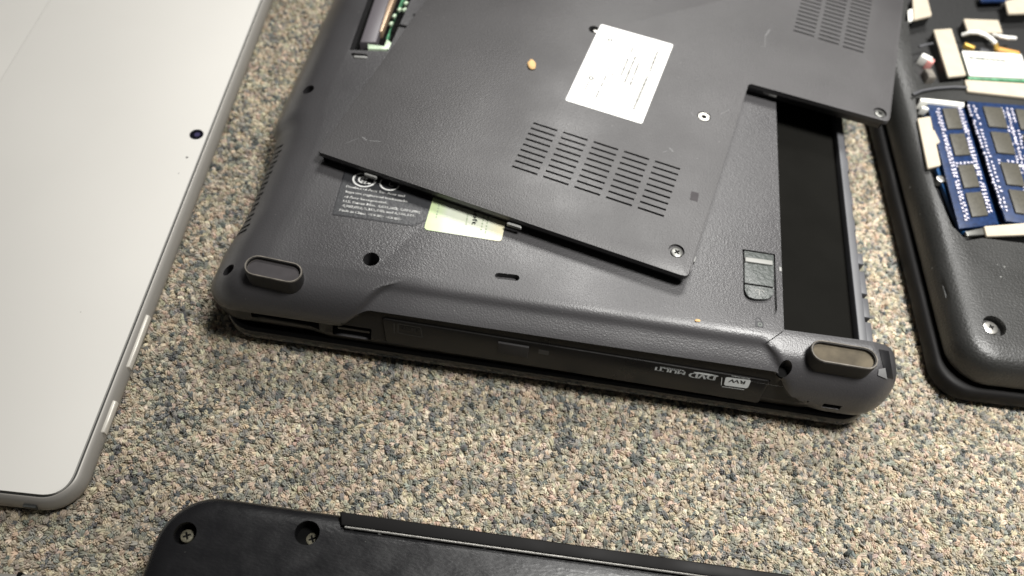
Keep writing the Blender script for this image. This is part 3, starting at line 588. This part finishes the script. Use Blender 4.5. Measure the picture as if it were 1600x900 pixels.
patch('corner_scuff', [(1372, 577), (1382, 575), (1385, 592), (1371, 586)], M['scratch'], 0.0004)
b_, _n = on_body(1223, 421); MB().box(P(1219, 421, T), 0.0012, 0.0022, T - 0.002, T + 0.0004, 0, 0.0003).build('latch_hook', M['tab'], lap)

# ================================================================== the loose cover lying on it
ZC = 0.0405
cov = root('access_cover', (0.13, 0.14, T), 'loose dark plastic access cover with vent slots lying askew on the upturned laptop', 'cover')
cp = U([(497, 237), (1076, 434), (1170, 130), (1390, 191), (1412, 0)], ZC)
e1 = (cp[1] - cp[0]).normalized(); e2 = Vector((-e1.y, e1.x)); cang = math.atan2(e1.y, e1.x)
far_r = cp[3] + (cp[4] - cp[3]).normalized() * 0.135; left_dir = (P(665, 0, ZC).to_2d() - cp[0]).normalized(); far_l = cp[0] + left_dir * 0.225
outline = rounded([cp[0], cp[1], cp[2], cp[3], far_r, far_l], [0.8 * mm, 3.2 * mm, 1.2 * mm, 3.0 * mm, 3 * mm, 3 * mm], 8)
cm = MB(); cm.prism(outline, ZC - 0.0022, ZC, 0.0003, 2)
plate = cm.mesh()
cut = MB(); c00, c08 = P(852, 198, ZC).to_2d(), P(820, 266, ZC).to_2d(); c40, c48 = P(1043, 258, ZC).to_2d(), P(1017, 331, ZC).to_2d()
sl = (P(871, 204, ZC) - P(833, 192, ZC)).length
for i in range(5):
    for j in range(9):
        a = c00.lerp(c40, i / 4); b = c08.lerp(c48, i / 4); c = a.lerp(b, j / 8); cut.box(c, sl, 0.00095, ZC - 0.0013, ZC + 0.002, cang)
dc = (c40 - c00) / 4; dr = (c00 - c08) / 8; b3 = P(1333, 77, ZC).to_2d(); b1 = P(1256, 52, ZC).to_2d()
for i in range(3):
    for j in range(14): cut.box(b1.lerp(b3, i / 2) + dr * j * 0.97, sl * 0.93, 0.0009, ZC - 0.0011, ZC + 0.002, cang)
plate = boolean(plate, cut.mesh())
cut = MB(); scr = [((1057, 392), 3.1), ((1375, 176), 3.0)]
for px, r in scr: cut.cyl(P(*px, ZC), r * mm, ZC - 0.0010, ZC + 0.01, 28)
cut.cyl(P(1100, 182, ZC), 2.9 * mm, ZC - 0.0009, ZC + 0.01, 28); cut.cyl(P(928, 46, ZC), 2.4 * mm, ZC - 0.001, ZC + 0.01, 24)
plate = boolean(plate, cut.mesh()); link('cover_plate', plate, M['cover'], cov, 32)
skirt = MB(); so_ = inset_poly(outline, 0.0016); si_ = inset_poly(outline, 0.0030); bm = skirt.bm; n = len(so_)
vs = [[bm.verts.new((*p, z)) for p in pl_] for pl_, z in ((so_, ZC - 0.0021), (so_, T + 0.0004), (si_, T + 0.0004), (si_, ZC - 0.0021))]
for a, b in zip(vs, vs[1:] + vs[:1]):
    for k in range(n): bm.faces.new((a[k], a[(k + 1) % n], b[(k + 1) % n], b[k]))
skirt.build('skirt', M['black'], cov)
def screw(c, r, z, parent, m=M['metal_dark'], depth=0.0009, name='screw'):
    s = MB(); s.cyl(c, r, z - depth, z - 0.0002, 24, r * 0.25); o = s.build(name, m, parent)
    k = MB(); k.box(c, r * 0.95, r * 0.24, z - 0.0003, z - 0.00012, 0.6); k.box(c, r * 0.24, r * 0.95, z - 0.0003, z - 0.000125, 0.6); k.build('cross_slot', M['void'], o, 0); return o
screw(P(1058, 393, ZC), 2.35 * mm, ZC, cov); screw(P(1375.5, 176.5, ZC), 2.2 * mm, ZC, cov)
c = P(1100, 182, ZC); MB().cyl(c, 2.6 * mm, ZC - 0.0009, ZC - 0.0006, 24).build('screw_hole', M['void'], cov)
rg = MB(); rg.ringflat(c, 0.0011, 0.0024, ZC - 0.0001); rg.build('screw_ring', M['metal'], cov); MB().cyl(c, 1.15 * mm, ZC - 0.0006, ZC - 0.0003, 20).build('screw_hole', M['void'], cov)
c = P(928, 46, ZC); MB().cyl(c, 2.3 * mm, ZC - 0.001, ZC - 0.0007, 20).build('screw_hole', M['void'], cov); MB().cyl(P(930.5, 47, ZC), 1.1 * mm, ZC - 0.0008, ZC - 0.0002, 16, 0.0003).build('screw', M['metal'], cov)
# clip tabs peeking out under its edges
for a, b in (((571, 271), (587, 276)), ((794, 348.5), (813, 354.5)), ((1195, 142), (1213, 148))):
    MB().prism(capsule(P(*a, ZC - 0.0024), P(*b, ZC - 0.0024), 0.0005), ZC - 0.0036, ZC - 0.0024, 0.0003).build('clip_tab', M['tab'], cov)
MB().box(P(1084, 404, ZC - 0.0012), 0.0016, 0.0026, ZC - 0.003, ZC - 0.0012, cang, 0.0003).build('clip_tab', M['tab'], cov)
MB().prism(U([(1080, 299), (1092, 302), (1090, 315), (1078, 312)], ZC), ZC - 0.0001, ZC + 0.00008).build('moulded_mark', M['rubber_dark'], cov)
# white serial label
lq = rounded(U([(939, 38), (1052, 70), (1003, 194), (883, 157)], ZC), 1.0 * mm, 5)
lo_ = MB().prism(lq, ZC - 0.0001, ZC + 0.00016).build('serial_label', M['paper'], cov)
Z2 = ZC + 0.00022; zq = lambda x, y: P(880 + x / 5.295, 30 + y / 5.295, Z2)
pr = Print()
def dashed(a, b, w_, k):
    for i in range(k):
        t0 = (i + random.uniform(0, 0.08)) / k; t1 = (i + random.uniform(0.78, 1.0)) / k; A, B = zq(*a).lerp(zq(*b), t0), zq(*a).lerp(zq(*b), t1); pr.bar(A, B, w_ * random.uniform(0.8, 1.1))
for a, b, w_, k in (((782, 265), (716, 435), 0.0011, 9), ((700, 470), (580, 748), 0.0012, 15), ((632, 348), (552, 550), 0.0010, 11), ((600, 305), (506, 528), 0.0010, 12), ((538, 322), (480, 465), 0.0010, 8), ((582, 215), (560, 285), 0.0009, 4),
                    ((520, 215), (508, 245), 0.0006, 2), ((484, 192), (450, 268), 0.0005, 6), ((425, 315), (405, 365), 0.0005, 4), ((380, 395), (358, 460), 0.0006, 4), ((358, 462), (312, 560), 0.0007, 6), ((300, 585), (262, 665), 0.0007, 5),
                    ((440, 395), (385, 500), 0.0006, 6), ((352, 230), (308, 345), 0.0006, 8), ((215, 515), (182, 580), 0.0007, 4), ((690, 240), (676, 262), 0.0005, 2), ((655, 300), (648, 312), 0.0006, 1), ((622, 262), (618, 270), 0.0006, 1)): dashed(a, b, w_, k)
pr.bar(zq(712, 310), zq(518, 762), 0.00025)
for c in ((388, 172), (232, 486)):
    cc = zq(*c); pr.arc(cc, (1, 0, 0), (0, 1, 0), 0.0005, 0.0013, 0, 6.283, 20)
pr.build('printed_lines', M['print_grey'], lo_)
# scuffs
Z2 = ZC + 0.00005
for a, b, w_ in (((1203, 46), (1196, 56), 0.0005), ((1196, 56), (1195, 74), 0.0002), ((566, 214), (573, 219), 0.0005), ((577, 220), (595, 221), 0.0003), ((540, 224), (560, 216), 0.00015), ((1046, 231), (1052, 237), 0.0006), ((1126, 178), (1140, 171), 0.0003), ((1080, 175), (1083, 181), 0.0003), ((1042, 236), (1036, 238), 0.0003)):
    sc_ = Print(); sc_.bar(P(*a, Z2), P(*b, Z2), w_); sc_.build('scuff_mark', M['scratch'], cov)

# crumbs
def crumb(px, z, sx, sy, ang, label):
    bm = bmesh.new(); bmesh.ops.create_icosphere(bm, subdivisions=2, radius=1.0); c = P(*px, z)
    for v in bm.verts:
        k = 1 + 0.15 * math.sin(v.co.x * 5 + v.co.y * 3); v.co = Vector((v.co.x * sx * k, v.co.y * sy * k, v.co.z * min(sx, sy) * 0.35)); v.co.rotate(Matrix.Rotation(ang, 3, 'Z')); v.co += Vector((c.x, c.y, z + min(sx, sy) * 0.30))
    me = bpy.data.meshes.new('crumb'); bm.to_mesh(me); bm.free(); o = link('crumb', me, M['crumb'], None, 60); o['label'] = label; o['category'] = 'crumb'
crumb((831, 102), ZC, 0.0019, 0.0031, 0.15, 'oval tan crumb on the loose cover, left of the white label')
crumb((1090, 501), T, 0.0011, 0.0006, 0.2, 'tiny tan crumb on the laptop edge below the loose cover corner')

# ================================================================== the silver tablet at the left
ta = math.radians(3.15); tc_ = Vector((-0.0268, -0.0742))         # its lower right corner
def tabp(p): ca, sa = math.cos(ta), math.sin(ta); return (tc_.x + p[0] * ca - p[1] * sa, tc_.y + p[0] * sa + p[1] * ca, p[2])
tab = root('tablet', (*tabp((-0.1, 0.146, 0))[:2], 0), 'silver tablet lying face down with a rear camera and a long kickstand seam', 'tablet', 'tablets lying on the carpet')
tp_ = catmull([(2.6, 0.2), (0.7, 0.8), (0.0, 2.4), (0.2, 4.6), (1.0, 6.6), (2.0, 7.6), (2.4, 7.8)], 3) * mm
tp_ = np.concatenate([tp_, np.array([(2.55, 7.75), (2.6, 6.9), (4, 6.9)]) * mm])
link('frame', shell(-0.2, 0.0, 0.0, 0.292, 0.0115, tp_, tp_, tp_, tp_, post=tabp, nf=12, ns=12), M['tablet_rim'], tab, 40)
gpm = rounded([Vector(tabp((x, y, 0))[:2]) for x, y in ((-0.1972, 0.0028), (-0.0028, 0.0028), (-0.0028, 0.2892), (-0.1972, 0.2892))], 0.009, 12)
MB().prism(gpm, 0.0066, 0.00705).build('seam_gap', M['tablet_gap'], tab)
pm = rounded([Vector(tabp((x, y, 0))[:2]) for x, y in ((-0.1004, 0.0034), (-0.0034, 0.0034), (-0.0034, 0.2886), (-0.1004, 0.2886))], [0.0002, 0.0085, 0.0085, 0.0002], 12)
p2 = MB(); p2.prism(pm, 0.0068, 0.0081, 0.0003); bp_me = p2.mesh(); cut = MB(); cut.cyl(P(307, 210, 0.0081), 0.0030, 0.0076, 0.02, 32); bp_me = boolean(bp_me, cut.mesh()); link('back_plate', bp_me, M['tablet'], tab, 32)
pm = rounded([Vector(tabp((x, y, 0))[:2]) for x, y in ((-0.1966, 0.0034), (-0.10055, 0.0034), (-0.10055, 0.2886), (-0.1966, 0.2886))], [0.0085, 0.0002, 0.0002, 0.0085], 12)
MB().prism(pm, 0.0068, 0.0081, 0.0002).build('kickstand', M['tablet'], tab)
c = P(307, 210, 0.0079); co_ = MB().cyl(c, 0.00296, 0.0074, 0.00785, 32).build('camera', M['glass'], tab); MB().cyl(c + Vector((0.0003, 0.0, 0)), 0.0012, 0.0078, 0.0079, 20).build('lens', M['lens'], co_)
for px, r in (((292, 246), 0.0005), ((279, 271), 0.00022)): MB().cyl(P(*px, 0.0081), r, 0.0080, 0.00812, 12).build('microphone_hole', M['tablet_gap'], tab)
# buttons on its right edge
tx = Vector(tabp((1, 0, 0))[:2]) - tc_; ty = Vector(tabp((0, 1, 0))[:2]) - tc_
def side_button(p0, p1):
    a = P(*p0, 0.0055).to_2d() - tc_; b = P(*p1, 0.0055).to_2d() - tc_; y0, y1 = sorted((a.dot(ty), b.dot(ty)))
    poly = [tc_ + tx * x + ty * y for x, y in ((-0.0022, y0), (0.0004, y0 + 0.0006), (0.0004, y1 - 0.0006), (-0.0022, y1))]; bm = MB(); bm.prism(poly, 0.0036, 0.0062, 0.0005); bm.build('volume_button', M['tablet_btn'], tab, 50)
side_button((238, 492), (214, 578)); side_button((192, 626), (173, 680))
q = tc_ + tx * -0.0145 + ty * 0.00005; MB().box(q, 0.0042, 0.001, 0.0036, 0.0056, ta, 0.0).build('side_port', M['tablet_gap'], tab)

# ================================================================== the opened laptop at the right
ol = root('laptop', (0.38, 0.19, 0), 'opened dusty black laptop showing blue memory modules and cream foam pads', 'laptop', 'laptops taken apart on the carpet')
oa = math.radians(4.0); oc = Vector((0.2775, 0.0235))
def olp(p): ca, sa = math.cos(oa), math.sin(oa); return (oc.x + p[0] * ca - p[1] * sa, oc.y + p[0] * sa + p[1] * ca - (0.02 * p[0]), p[2])
lp_ = catmull([(2.5, 0.2), (0.6, 1.2), (0, 4), (0.4, 7), (1.6, 8.6), (5, 9)], 3) * mm
link('lid', shell(-0.0005, 0.245, 0.0005, 0.345, 0.013, lp_, lp_, lp_, lp_, post=olp, nf=12, ns=12), M['old_rim'], ol, 40)
ZR = 0.0255
bp2 = catmull([(6, 9.2), (4.4, 9.6), (2.6, 11), (2.2, 14), (2.6, 18), (4.0, 21.6), (7.0, 24.2), (12, 25.3), (17, 25.5)], 3) * mm
body2 = shell(0.0, 0.243, 0.0010, 0.343, 0.017, bp2, bp2, bp2, bp2, post=olp, nf=40, ns=40)
cut = MB()
ram_bay = U([(1431, 152), (1640, 168), (1640, 385), (1535, 372), (1510, 376), (1488, 352), (1462, 290), (1436, 200)], ZR); cut.prism(ram_bay, ZR - 0.008, ZR + 0.02)
body2 = boolean(body2, cut.mesh()); cut = MB()
wifi_bay = U([(1414, -60), (1660, -60), (1640, 143), (1512, 126), (1440, 132), (1426, 100), (1420, 40)], ZR); cut.prism(wifi_bay, ZR - 0.006, ZR + 0.02)
body2 = boolean(body2, cut.mesh()); cut = MB()
sc = P(1554, 509, ZR); cut.cyl(sc, 0.0046, ZR - 0.0035, ZR + 0.02, 28)
cut.prism(U([(1452, 412), (1457, 400), (1463, 402), (1470, 420), (1484, 438), (1489, 452), (1485, 468), (1483, 490), (1476, 494), (1472, 470), (1474, 455)], ZR - 0.001), ZR - 0.0055, ZR + 0.02)
body2 = boolean(body2, cut.mesh()); link('base_shell', body2, M['open_shell'], ol, 32)
MB().prism(ram_bay, ZR - 0.0082, ZR - 0.0078).build('bay_floor', M['open_in'], ol); MB().prism(wifi_bay, ZR - 0.0062, ZR - 0.0058).build('bay_floor', M['open_in'], ol)
sw = MB(); sw.cyl(P(1549, 511, ZR - 0.002), 0.0030, ZR - 0.0036, ZR - 0.0022, 24, 0.0006); swo = sw.build('screw', M['metal'], ol); k = MB(); k.box(P(1549, 511, ZR - 0.0022), 0.0022, 0.0006, ZR - 0.0024, ZR - 0.0021, 0.3); k.box(P(1549, 511, ZR - 0.0022), 0.0006, 0.0022, ZR - 0.0024, ZR - 0.00212, 0.3); k.build('cross_slot', M['void'], swo, 0)
# divider ridge between the two bays
dv = [P(x, y, ZR + 0.001) for x, y in ((1426, 148), (1440, 142), (1462, 138), (1490, 136), (1512, 137))]; MB().tube(dv, 0.0007, 8).build('bay_divider', M['rail'], ol)
# lower board, frame and the two memory modules
ZB = ZR - 0.0045
MB().prism(U([(1441, 158), (1640, 170), (1640, 372), (1532, 366), (1503, 362), (1488, 330), (1462, 262)], ZB), ZB - 0.002, ZB, 0.0002).build('main_board', M['pcb_blue2'], ol)
def module(q, z, first):
    """q: four pixel corners tl, tr, br, bl"""
    Q3 = [P(*p, z) for p in q]; b = MB(); b.prism([p.to_2d() for p in Q3], z - 0.0011, z, 0.0001); o = b.build('memory_module', M['pcb_blue'], ol, 30)
    f = lambda u, v: (Q3[0].lerp(Q3[1], u)).lerp(Q3[3].lerp(Q3[2], u), v)
    cols = first
    for (u0, u1) in cols:
        for (v0, v1) in ((0.05, 0.23), (0.275, 0.455), (0.535, 0.715), (0.755, 0.935)):
            c = MB(); c.prism([f(u0, v0).to_2d(), f(u1, v0).to_2d(), f(u1, v1).to_2d(), f(u0, v1).to_2d()], z - 0.0001, z + 0.0010, 0.00015); c.build('memory_chip', M['chip'], o, 30)
    cp_ = MB(); edges = [0.02 if i == 0 else (cols[i - 1][1] + 0.04) for i in range(len(cols))]; ang = math.atan2((Q3[3] - Q3[0]).y, (Q3[3] - Q3[0]).x)
    strips = []
    for (u0, u1) in cols: strips += [u0 - 0.10, u0 - 0.16, u1 + 0.06, u1 + 0.12]
    for u in strips:
        v = 0.05
        while v < 0.95:
            if random.random() < 0.88: cp_.box(f(u + random.uniform(-0.01, 0.01), v), 0.0011, 0.0007 * random.uniform(0.8, 1.3), z - 0.0001, z + 0.0006, ang + random.choice((0, 1.57)))
            v += random.uniform(0.022, 0.034)
    for v in (0.29, 0.515, 0.54):
        for (u0, u1) in cols:
            for t in np.linspace(0, 1, 5):
                if random.random() < 0.7: cp_.box(f(u0 + (u1 - u0) * t, v), 0.0012, 0.0007, z - 0.0001, z + 0.0005, ang + random.choice((0, 1.57)))
    k = cp_.build('surface_components', M['cap'], o, 0); k['kind'] = 'stuff'
    wl = MB()
    for (u0, u1) in cols: wl.prism([f(u0 + 0.05, 0.53).to_2d(), f(u1 + 0.1, 0.535).to_2d(), f(u1 + 0.1, 0.55).to_2d(), f(u0 + 0.05, 0.545).to_2d()], z, z + 0.0003)
    wl.build('component_strip', M['white_plastic'], o, 0)
module([(1449, 163), (1504, 162), (1560, 350), (1499, 357)], ZB + 0.0028, [(0.36, 0.77)])
module([(1512, 158), (1642, 168), (1690, 362), (1572, 345)], ZB + 0.0046, [(0.15, 0.38), (0.54, 0.77)])
MB().prism(U([(1438, 152), (1507, 160), (1507, 166), (1438, 158)], ZB + 0.004), ZB - 0.001, ZB + 0.0042, 0.0005).build('module_clip', M['white_plastic'], ol)
for px in ((1446, 168), (1556, 157), (1552, 357), (1491, 366)): MB().box(P(*px, ZB + 0.003), 0.0034, 0.0018, ZB - 0.001, ZB + 0.003, random.uniform(-0.4, 0.4), 0.0005).build('module_clip', M['white_plastic'], ol)
c = P(1470, 279, ZB + 0.001); MB().cyl(c, 0.0020, ZB - 0.002, ZB + 0.0012, 20, 0.0005).build('screw', M['metal'], ol); MB().box(P(1480, 283, ZB), 0.0026, 0.0050, ZB - 0.002, ZB + 0.0006, 0.2, 0.0002).build('copper_pad', M['amber'], ol)
MB().prism(U([(1458, 300), (1468, 296), (1484, 350), (1474, 352)], ZB + 0.0025), ZB - 0.003, ZB + 0.0025, 0.0005).build('socket_latch', M['black'], ol)
# foam pads
def pad(q, z, h=0.0018, name='foam_pad', m=None):
    poly = rounded(U(q, z), 0.0006, 4); th = min(h, 0.0012)
    o = MB().prism(poly, z - th, z, 0.0004).build(name, m or M['foam'], ol)
    if h > 0.0055: MB().prism(inset_poly(poly, 0.0003), z - h - 0.0015, z - th).build('pad_support', M['open_in'], o)
pad([(1434, 185), (1454, 181), (1470, 258), (1450, 263)], ZR + 0.0012, 0.006)
pad([(1454, 204), (1460, 202), (1469, 222), (1462, 226)], ZR + 0.0002, 0.006)
pad([(1538, 353), (1640, 345), (1640, 365), (1542, 369)], ZR + 0.0012, 0.006); pad([(1508, 361), (1538, 355), (1540, 366), (1512, 369)], ZR, 0.004, 'module_clip', M['metal_dark'])
pad([(1508, 124), (1640, 132), (1640, 156), (1512, 142)], ZR + 0.0016, 0.007)
pad([(1459, 46), (1487, 44), (1510, 117), (1482, 120)], ZR + 0.001, 0.0065)
pad([(1426, -6), (1449, -6), (1456, 24), (1428, 31)], ZR + 0.001, 0.0065); pad([(1416, 18), (1428, 12), (1426, 32), (1413, 34)], ZR, 0.005, 'foam_pad', M['white_plastic'])
pad([(1506, 29), (1560, 31), (1567, 51), (1513, 50)], ZR + 0.001, 0.0065); pad([(1571, 2), (1610, -8), (1612, 20), (1576, 21)], ZR + 0.001, 0.0065)
pad([(1531, -14), (1572, -14), (1574, 1), (1533, 2)], ZR - 0.001, 0.004, 'blue_board', M['pcb_blue'])
# wireless card with its white label, plugs and cables
wz = ZR - 0.0008
MB().prism(U([(1502, 86), (1596, 90), (1610, 127), (1514, 123)], wz - 0.0012), wz - 0.0024, wz - 0.0012, 0.0002).build('wireless_card', M['pcb_green'], ol); wc = bpy.data.objects[-1] if False else None
MB().prism(rounded(U([(1503, 79), (1596, 84), (1608, 122), (1515, 118)], wz), 0.0008, 4), wz - 0.0012, wz, 0.0002).build('card_label', M['card_paper'], ol)
bl_ = Print()
A, B = P(1514, 90, wz + 0.00008), P(1571, 95, wz + 0.00008)
for k in range(34): bl_.bar(A.lerp(B, (k + random.uniform(0, .3)) / 34), A.lerp(B, (k + random.uniform(.55, .95)) / 34), 0.0022)
for a, b in (((1519, 99), (1535, 100)), ((1522, 105), (1545, 107)), ((1560, 114), (1590, 117))): bl_.bar(P(*a, wz + 0.00008), P(*b, wz + 0.00008), 0.0004)
bl_.build('card_print', M['print_dark'], ol)
for px, s in (((1517, 72), 0.0042), ((1512, 70), 0.0030)): MB().box(P(*px, wz), s, 0.0022, wz - 0.002, wz + 0.0006, -0.35, 0.0006).build('antenna_plug', M['gold'], ol)
MB().box(P(1575, 79, wz), 0.0120, 0.0030, wz - 0.002, wz + 0.0002, -0.1, 0.0004).build('antenna_plug', M['amber'], ol); MB().box(P(1540, 77, wz), 0.0050, 0.0026, wz - 0.003, wz - 0.0004, -0.1, 0.0004).build('card_component', M['rail'], ol)
MB().tube([P(1558, 78, wz + 0.0005), P(1556, 70, wz + 0.002), P(1552, 65, wz + 0.003)], 0.0011, 8).build('antenna_plug', M['gold'], ol)
MB().tube([P(x, y, wz + z) for x, y, z in ((1555, 67, .003), (1549, 61, .0045), (1540, 55, .005), (1528, 51, .0045), (1516, 51, .003), (1504, 55, .000))], 0.0011, 8).build('antenna_cable', M['cable'], ol)
MB().tube([P(x, y, wz + z) for x, y, z in ((1552, 55, .001), (1562, 57, .0035), (1574, 59, .0035), (1586, 60, .001))], 0.0010, 8).build('antenna_cable', M['cable'], ol)
MB().box(P(1449, 88, ZR - 0.001), 0.0055, 0.0036, ZR - 0.006, ZR - 0.001, -0.5, 0.0008).build('small_plug', M['white_plastic'], ol); MB().box(P(1456, 94, ZR - 0.001), 0.0030, 0.0034, ZR - 0.006, ZR - 0.0009, -0.5, 0.0008).build('small_plug', M['pink_plastic'], ol)
MB().box(P(1455, 113, ZR - 0.001), 0.0040, 0.0062, ZR - 0.006, ZR - 0.0012, 0.2, 0.0006).build('small_plug', M['rubber_worn'], ol)
MB().tube([P(1436, 73, ZR + 0.0006), P(1447, 70, ZR + 0.001), P(1457, 68, ZR + 0.0006)], 0.0006, 8).build('bay_edge', M['rail'], ol)

# ================================================================== the black laptop at the lower edge
bl = root('laptop', (0.16, -0.18, 0), 'scuffed black laptop with rounded corner and screw holes at the lower edge', 'laptop', 'laptops taken apart on the carpet')
ZK = 0.028
bpk = catmull([(6, 0.2), (2.5, 0.8), (0.6, 4), (0.0, 10), (0.0, 18), (0.5, 23), (2.0, 26.2), (5, 27.6), (8.5, 28)], 3) * mm
bpk2 = catmull([(6, 0.2), (2.5, 0.8), (0.6, 4), (0.0, 10), (0.2, 18), (0.8, 23), (2.2, 26.2), (4, 27.2), (6.5, 26.6)], 3) * mm
YK = -0.0668
def blp(p): return (p[0], p[1] + (0.020 * (p[0] - 0.06)) + 0.0008, p[2])
kb = shell(0.0085, 0.345, YK - 0.245, YK, 0.017, bpk, bpk, bpk, bpk, post=blp, nf=40, ns=40)
cut = MB()
for px, r, z in (((289, 833), 0.0034, ZK), ((480, 832), 0.0038, ZK)): cut.cyl(P(*px, z), r, z - 0.006, z + 0.02, 28)
kb = boolean(kb, cut.mesh()); link('base_shell', kb, M['old_black'], bl, 32)
for px, r in (((289, 833), 0.0034), ((480, 832), 0.0038)):
    c = P(*px, ZK); MB().cyl(c, r * 1.02, ZK - 0.0066, ZK - 0.0058, 24).build('screw_hole', M['void'], bl)
def rough_screw(px, r, z):
    s = MB(); s.cyl(P(*px, z), r, z - 0.001, z, 20, r * 0.3); o = s.build('screw', M['brass'], bl); k = MB(); k.box(P(*px, z), r * 1.1, r * 0.28, z - 0.0002, z + 0.0001, 0.5); k.box(P(*px, z), r * 0.28, r * 1.1, z - 0.0002, z + 0.00012, 0.5); k.build('cross_slot', M['void'], o, 0)
rough_screw((292, 837), 0.0021, ZK - 0.0035); rough_screw((488, 842), 0.0021, ZK - 0.0052)
bar_o = U([(531, 799), (1290, 906)], ZK + 0.001); bar_i = U([(533, 821), (1235, 918)], ZK + 0.001)
bd = bar_o[1] - bar_o[0]; bo2 = bar_o[0] + bd * 1.55; bi2 = bar_i[0] + (bar_i[1] - bar_i[0]) * 1.66
MB().prism([bar_i[0], bi2, bo2, bar_o[0]], 0.004, ZK + 0.0012, 0.0005).build('hinge_bar', M['old_rim'], bl)
ed = [Vector((*bar_i[0], ZK + 0.0008)), Vector((*bi2, ZK + 0.0008))]; MB().tube([ed[0].lerp(ed[1], t) + Vector((0, -0.0003, 0)) for t in np.linspace(0.005, 0.98, 20)], 0.00036, 8).build('bar_highlight', M['metal'], bl)  # bright metal strip added to imitate the specular line along the bar's edge
for px in ((550, 827), (593, 834), (676, 844.5), (758, 856), (955, 883)): MB().box(P(*px, ZK), 0.0010, 0.0006, ZK - 0.0002, ZK + 0.0004, 0.1, 0.0002).build('bar_clip', M['tab'], bl)

# ================================================================== a thin dark device, only its rim showing at the lower left corner
dvr = root('tablet', (-0.05, -0.17, 0), 'thin dark device with a pale metal rim peeking in at the lower left corner', 'tablet', 'tablets lying on the carpet')
dpr = catmull([(2, 0.2), (0.4, 1.0), (0, 3), (0.3, 5.2), (0.9, 6.2), (1.4, 6.6)], 3) * mm; dpr = np.concatenate([dpr, np.array([(1.5, 6.5), (1.6, 6.1), (3, 6.1)]) * mm])
def dvp(p): return (p[0], p[1] + 0.10 * (p[0] + 0.03) * 1.0, p[2])
y_top = P(0, 893, 0.0062).y + 0.10 * (0.03 + P(0, 893, 0.0062).x) * -1
link('frame', shell(-0.150, -0.006, y_top - 0.20, y_top, 0.010, dpr, dpr, dpr, dpr, post=dvp, nf=12, ns=12), M['tablet_rim'], dvr, 40)
MB().prism([Vector(dvp((x, y, 0))[:2]) for x, y in ((-0.1482, y_top - 0.198), (-0.0078, y_top - 0.198), (-0.0078, y_top - 0.0018), (-0.1482, y_top - 0.0018))], 0.0055, 0.0064, 0.0002).build('screen', M['gloss'], dvr)
q = P(32, 896, 0.0062); MB().box((q.x, q.y - 0.0012), 0.0012, 0.003, 0.002, 0.0067, 0.1).build('antenna_gap', M['void'], dvr)
